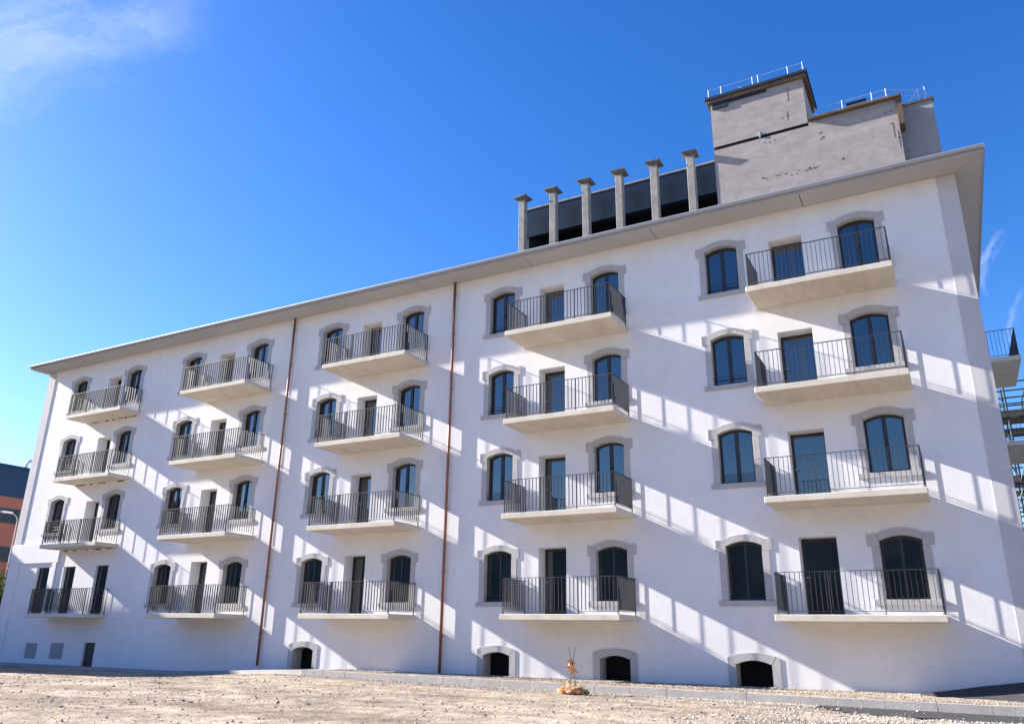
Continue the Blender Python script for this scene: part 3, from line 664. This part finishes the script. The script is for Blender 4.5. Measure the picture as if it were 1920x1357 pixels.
# ------------------------------------------------------------------ gravel
def stones(name, m, pts, label):
    base = [Vector(c) for c in ((1, 0, 0), (-1, 0, 0), (0, 1, 0), (0, -1, 0), (0, 0, 1), (0, 0, -1))]
    F = ((0, 2, 4), (2, 1, 4), (1, 3, 4), (3, 0, 4), (2, 0, 5), (1, 2, 5), (3, 1, 5), (0, 3, 5))
    v = []; f = []; rnd = random.Random(11)
    for x, y, z, s in pts:
        b = len(v); a = rnd.random()*6.3; ca, sa = math.cos(a), math.sin(a); sx, sy, sz = s*rnd.uniform(0.7, 1.3), s*rnd.uniform(0.6, 1.1), s*rnd.uniform(0.45, 0.8)
        for p in base:
            px, py, pz = p.x*sx+rnd.gauss(0, s*0.2), p.y*sy+rnd.gauss(0, s*0.2), p.z*sz+rnd.gauss(0, s*0.12)
            v.append((x+px*ca-py*sa, y+px*sa+py*ca, z+pz+sz*0.3))
        f += [tuple(b+i for i in t) for t in F]
    me = bpy.data.meshes.new(name); me.from_pydata(v, [], f)
    tag(link(name, me, m), label, None, None, 'stuff')
def gh(x, y):
    k = kerb_y(x); near = sstep(0.0, 1.0, k-y) if x > -16 else sstep(-1.2, -2.4, y)*(0.25+0.75*sstep(-10, -13, y))
    z = gz(x, y) + near*(0.05*noise.noise((x*0.55, y*0.8, 1.3)) + 0.030*noise.noise((x*1.9, y*2.2, 4.0)) + 0.016*noise.noise((x*5.0, y*5.0, 9.0)))
    z += near*0.05*max(0, noise.noise((x*0.35+5, y*0.9, 2.0)))
    return z
rnd = random.Random(5)
pts = []
while len(pts) < 9000:                                    # band just in front of the kerb
    x = rnd.uniform(-16, 7); y = kerb_y(x)-0.03-abs(rnd.gauss(0, 0.45))
    if x > 1.2 and kerb_y(x)-y < 1.75 and rnd.random() < 0.995: continue
    pts.append((x, y, gh(x, y), rnd.uniform(0.007, 0.024)))
while len(pts) < 23000:                                   # pale gravel field, near right
    x = rnd.uniform(-3.5, 7); y = rnd.uniform(-15, -3.9)
    w = sstep(-1.5, 2.5, x + 1.2*noise.noise((x*0.5, y*0.5, 0)) + (y+8)*0.12)
    if rnd.random() > w or (x > 1.2 and kerb_y(x)-y < 1.8): continue
    pts.append((x, y, gh(x, y), 0.007+0.016*rnd.random()+0.012*rnd.random()**4))
stones('gravel', PEB, pts, 'pale loose gravel beside the kerb and at the near right')
pts = []
while len(pts) < 16000:                                   # scattered stones over the dirt
    x = rnd.uniform(-36, 6); y = rnd.uniform(-17, -2.2)
    if rnd.random() > 0.25+0.75*sstep(-0.1, 0.4, noise.noise((x*0.4, y*0.6, 7))): continue
    if x > -16 and y > kerb_y(x)-0.1: continue
    s = 0.006+0.030*rnd.random()**7+0.010*rnd.random(); pts.append((x, y, gh(x, y), s))
while len(pts) < 23500:                                   # strip behind the kerb
    x = rnd.uniform(-15.3, 8); y = rnd.uniform(kerb_y(x)+0.17, -0.04)
    if x > 3.2 and y > -1.6: continue
    pts.append((x, y, 0.257, rnd.uniform(0.010, 0.026)))
stones('scattered_stones', PEBD, pts, 'brown and grey stones scattered over the dirt and the strip by the wall')

# ------------------------------------------------------------------ marker stakes with rubble
mx, my = -4.66, -4.0
mk = empty('marker_stake', (mx, my, 0.14), 'two thin crossed dark stakes tied with yellow tape, standing in the rubble heap', 'stake')
link('stake', MB().bar((-0.10, 0.0, 0), (0.13, -0.03, 1.10), 0.011, 6, 0.007).mesh('stake'), WOOD, mk, (mx-0.02, my, 0.14))
link('stake', MB().bar((0.16, 0.02, 0), (-0.09, 0.03, 1.09), 0.011, 6, 0.007).mesh('stake'), WOOD, mk, (mx-0.02, my, 0.14))
def tape():
    m = MB(); r = random.Random(2)
    for i in range(14):
        a = Vector((r.uniform(-0.07, 0.07), r.uniform(-0.04, 0.04), r.uniform(-0.12, 0.14))); u = Vector((r.gauss(0, 1), r.gauss(0, 1), r.gauss(0, 1))).normalized()*0.07; w = Vector((r.gauss(0, 1), r.gauss(0, 1), r.gauss(0, 1.6))).normalized()*0.06
        m.quad(tuple(a-u-w), tuple(a+u-w), tuple(a+u+w), tuple(a-u+w))
    return m.mesh('tape')
link('tape', tape(), TAPE, mk, (mx+0.0, my, 0.77))
rb = empty('rubble_heap', (mx, my, 0.13), 'small heap of orange and cream rocks at the foot of the crossed stakes', 'rubble')
def rock(i, x, y, s, m):
    bm = bmesh.new(); bmesh.ops.create_icosphere(bm, subdivisions=2, radius=1)
    for v in bm.verts:
        n_ = 1+0.35*noise.noise(v.co*1.3+Vector((i*7, 0, 0)))+0.12*noise.noise(v.co*4+Vector((i, 3, 0))); v.co = Vector((v.co.x*1.2, v.co.y, v.co.z*0.75))*n_*s
    me = bpy.data.meshes.new('rock'); bm.to_mesh(me); bm.free()
    link('rock', me, m, rb, (x, y, 0.14+s*0.45))
CREAM = mat('cream_rock', (0.62, 0.52, 0.36), 0.9, var=0.2, vscale=8, dark=(0.42, 0.33, 0.2), bump=0.5, bscale=20)
for i, (dx, dy, s, o) in enumerate(((-0.22, 0, 0.15, 1), (0.18, -0.04, 0.16, 1), (0.0, 0.12, 0.15, 0), (0.33, 0.1, 0.10, 0), (-0.33, 0.12, 0.12, 0), (0.02, -0.12, 0.11, 1), (-0.12, 0.25, 0.11, 0), (0.42, 0.0, 0.06, 1), (-0.05, 0.03, 0.2, 0))):
    rock(i, mx+dx, my+dy, s*0.85, OCHRE if o else CREAM)

def straw():
    m = MB(); r = random.Random(8)
    for i in range(90):
        a = r.uniform(0, 6.28); d = Vector((math.cos(a)*r.uniform(0.1, 0.45), math.sin(a)*r.uniform(0.1, 0.3), r.uniform(0.08, 0.26))); b = Vector((r.gauss(0, 0.2), r.gauss(0, 0.1), r.uniform(0, 0.12)))
        w = Vector((-math.sin(a), math.cos(a), 0.2))*0.007; m.quad(tuple(b-w), tuple(b+w), tuple(b+d+w*0.3), tuple(b+d-w*0.3))
    return m.mesh('straw')
STRAW = mat('dry_straw', (0.60, 0.46, 0.24), 0.85, var=0.2, vscale=9, dark=(0.42, 0.28, 0.13))
tag(link('straw', straw(), STRAW, rb, (mx, my, 0.16)), kind='stuff')
# ------------------------------------------------------------------ orange building, lamp and tree at the left edge
NX = -51.5
O = empty('office_building', (NX, 8, 0), 'orange walled building with dark blue upper storey behind the left end', 'building')
box('wall', ORANGE, O, NX-16, NX, -7.4, 30, -0.5, 9.85)
box('upper_storey', BLUE, O, NX-16.1, NX+0.06, -7.5, 30.1, 9.85, 11.85)
box('roof_edge', BLUE, O, NX-16.2, NX+0.14, -7.6, 30.2, 11.851, 11.97)
box('unseen_shade_block', ORANGE, O, NX-6, NX+0.30, -8.2, -3.95, -0.5, 15.5)  # unseen block, added to cast the long shadow at the left
for z0, z1 in ((8.1, 9.1), (5.6, 6.6), (2.6, 3.6)):
    for y0 in (-1.6, 1.9, 5.4, 9.4, 13.4):
        w = box('window', FRAME, O, NX+0.002, NX+0.05, y0, y0+2.7, z0, z1)
        for k in range(2): link('pane', MB().box(0, 0.02, 0.06, 1.28, 0.06, z1-z0-0.06).mesh('pane'), GLASS2, w, (NX+0.045, y0+1.35*k, z0))
vp = link('roof_vent', None, None, O, (NX-1.2, 8.1, 11.97))
def torus(Rr, r, n=20, k=8):
    m = MB()
    for i in range(n):
        t = 2*math.pi*i/n
        for j in range(k):
            u = 2*math.pi*j/k; q = Rr+r*math.cos(u); m.v.append((r*math.sin(u), q*math.cos(t), q*math.sin(t)))
    for i in range(n):
        for j in range(k): m.f.append((i*k+j, ((i+1) % n)*k+j, ((i+1) % n)*k+(j+1) % k, i*k+(j+1) % k))
    return m.mesh('duct', smooth=True)
link('duct', torus(0.40, 0.11), GALV, vp, (NX-1.2, 8.95, 12.35))
lp = empty('street_lamp', (-48.0, 6.05, 0), 'white street lamp with curved arm in front of the orange building', 'lamp')
link('pole', MB().bar((0, 0, -0.2), (0, 0, 7.9), 0.045, 10, 0.03).mesh('pole'), WHITE, lp, (-48.0, 6.05, 0))
m = MB(); prev = None
for i in range(7):
    t = i/6*math.pi/2; q = (0, -0.55*(1-math.cos(t)), 7.9+0.45*math.sin(t))
    if prev: m.bar(prev, q, 0.022, 8)
    prev = q
link('arm', m.mesh('arm'), WHITE, lp, (-48.0, 6.05, 0))
link('lamp_head', MB().box(-0.14, 0.14, -0.42, 0.30, -0.07, 0.07).mesh('lamp_head', 0.05), WHITE, lp, (-48.0, 5.35, 8.36))

def tree(name, loc, H, cr, crown_c, crown_r, nl, seed, label):
    r = random.Random(seed); t = empty(name, loc, label, 'tree'); loc = Vector(loc); m = MB()
    m.bar((0, 0, -0.2), (0.05, 0.02, H*0.45), cr, 8, cr*0.7); m.bar((0.05, 0.02, H*0.45), (0, 0.1, H*0.8), cr*0.7, 7, cr*0.25)
    clumps = []
    for i in range(26):
        d = Vector((r.gauss(0, 1), r.gauss(0, 1), r.gauss(0, 0.9))).normalized()*r.uniform(0.45, 1.0)
        c = Vector(crown_c)+Vector((d.x*crown_r[0], d.y*crown_r[1], d.z*crown_r[2])); clumps.append((c, r.uniform(0.35, 0.75)))
        if i % 2 == 0: m.bar((0.03, 0.02, H*r.uniform(0.25, 0.6)), tuple(c), 0.035, 5, 0.01)
    link('trunk', m.mesh('trunk'), BARK, t, loc)
    m = MB()
    for i in range(nl):
        c, s = r.choice(clumps); p = c+Vector((r.gauss(0, s*0.6), r.gauss(0, s*0.6), r.gauss(0, s*0.5)))
        u = Vector((r.gauss(0, 1), r.gauss(0, 1), r.gauss(0, 1))).normalized()*r.uniform(0.05, 0.10); w = u.cross(Vector((r.gauss(0, 1), r.gauss(0, 1), r.gauss(0, 1)))).normalized()*u.length*0.55
        m.quad(tuple(p-u), tuple(p+w), tuple(p+u), tuple(p-w))
    me = bpy.data.meshes.new('crown'); me.from_pydata(m.v, [], m.f); link('crown', me, LEAF, t, loc)
tree('leafy_tree', (-46.5, 4.1, -0.1), 5.6, 0.14, (0, 0, 3.0), (2.2, 2.35, 2.3), 12000, 4, 'yellow green leafy tree beside the left corner of the building')

# ------------------------------------------------------------------ scaffolding seen past the right corner
SC = empty('scaffolding', (10, 19, 0), 'dark steel scaffolding rising behind the right corner of the building', 'scaffolding')
SX = [6.4+0.95*i for i in range(7)]; SY = [16.5, 18.0, 20.5]; TOPZ = 12.6
UP = MB().bar((0, 0, 0), (0, 0, TOPZ), 0.045, 6).mesh('standard'); LX = MB().bar((0, 0, 0), (SX[-1]-SX[0], 0, 0), 0.038, 6).mesh('ledger'); LY = MB().bar((0, 0, 0), (0, SY[-1]-SY[0], 0), 0.035, 6).mesh('transom')
for x in SX:
    for y in SY: link('standard', UP, TEAL, SC, (x, y, 0))
zz = 1.0; k = 0
while zz < TOPZ:
    for y in SY: link('ledger', LX, TEAL, SC, (SX[0], y, zz))
    for x in SX[::2]: link('transom', LY, TEAL, SC, (x, SY[0], zz))
    k += 1; zz += 0.72
DKM = MB().box(0, SX[-1]-SX[0], 0, 0.62, 0, 0.06).mesh('deck'); TB = MB().box(0, SX[-1]-SX[0], -0.02, 0.02, 0, 0.30).mesh('toe_board')
for z in (2.2, 5.1, 8.0, 10.9):
    for y in (16.6, 17.3, 19.0, 19.8): link('deck', DKM, PLANK, SC, (SX[0], y, z))
    link('toe_board', TB, PLANK, SC, (SX[0], 16.44, z+0.02))
for i in range(len(SX)-1):
    for z in (2.3, 5.2, 8.1):
        a, b = (0, SX[1]-SX[0]) if (i+int(z)) % 2 else (SX[1]-SX[0], 0)
        link('brace', MB().bar((a, 0, 0), (b, 0, 2.5), 0.03, 5).mesh('brace'), TEAL, SC, (SX[i], 16.4, z))
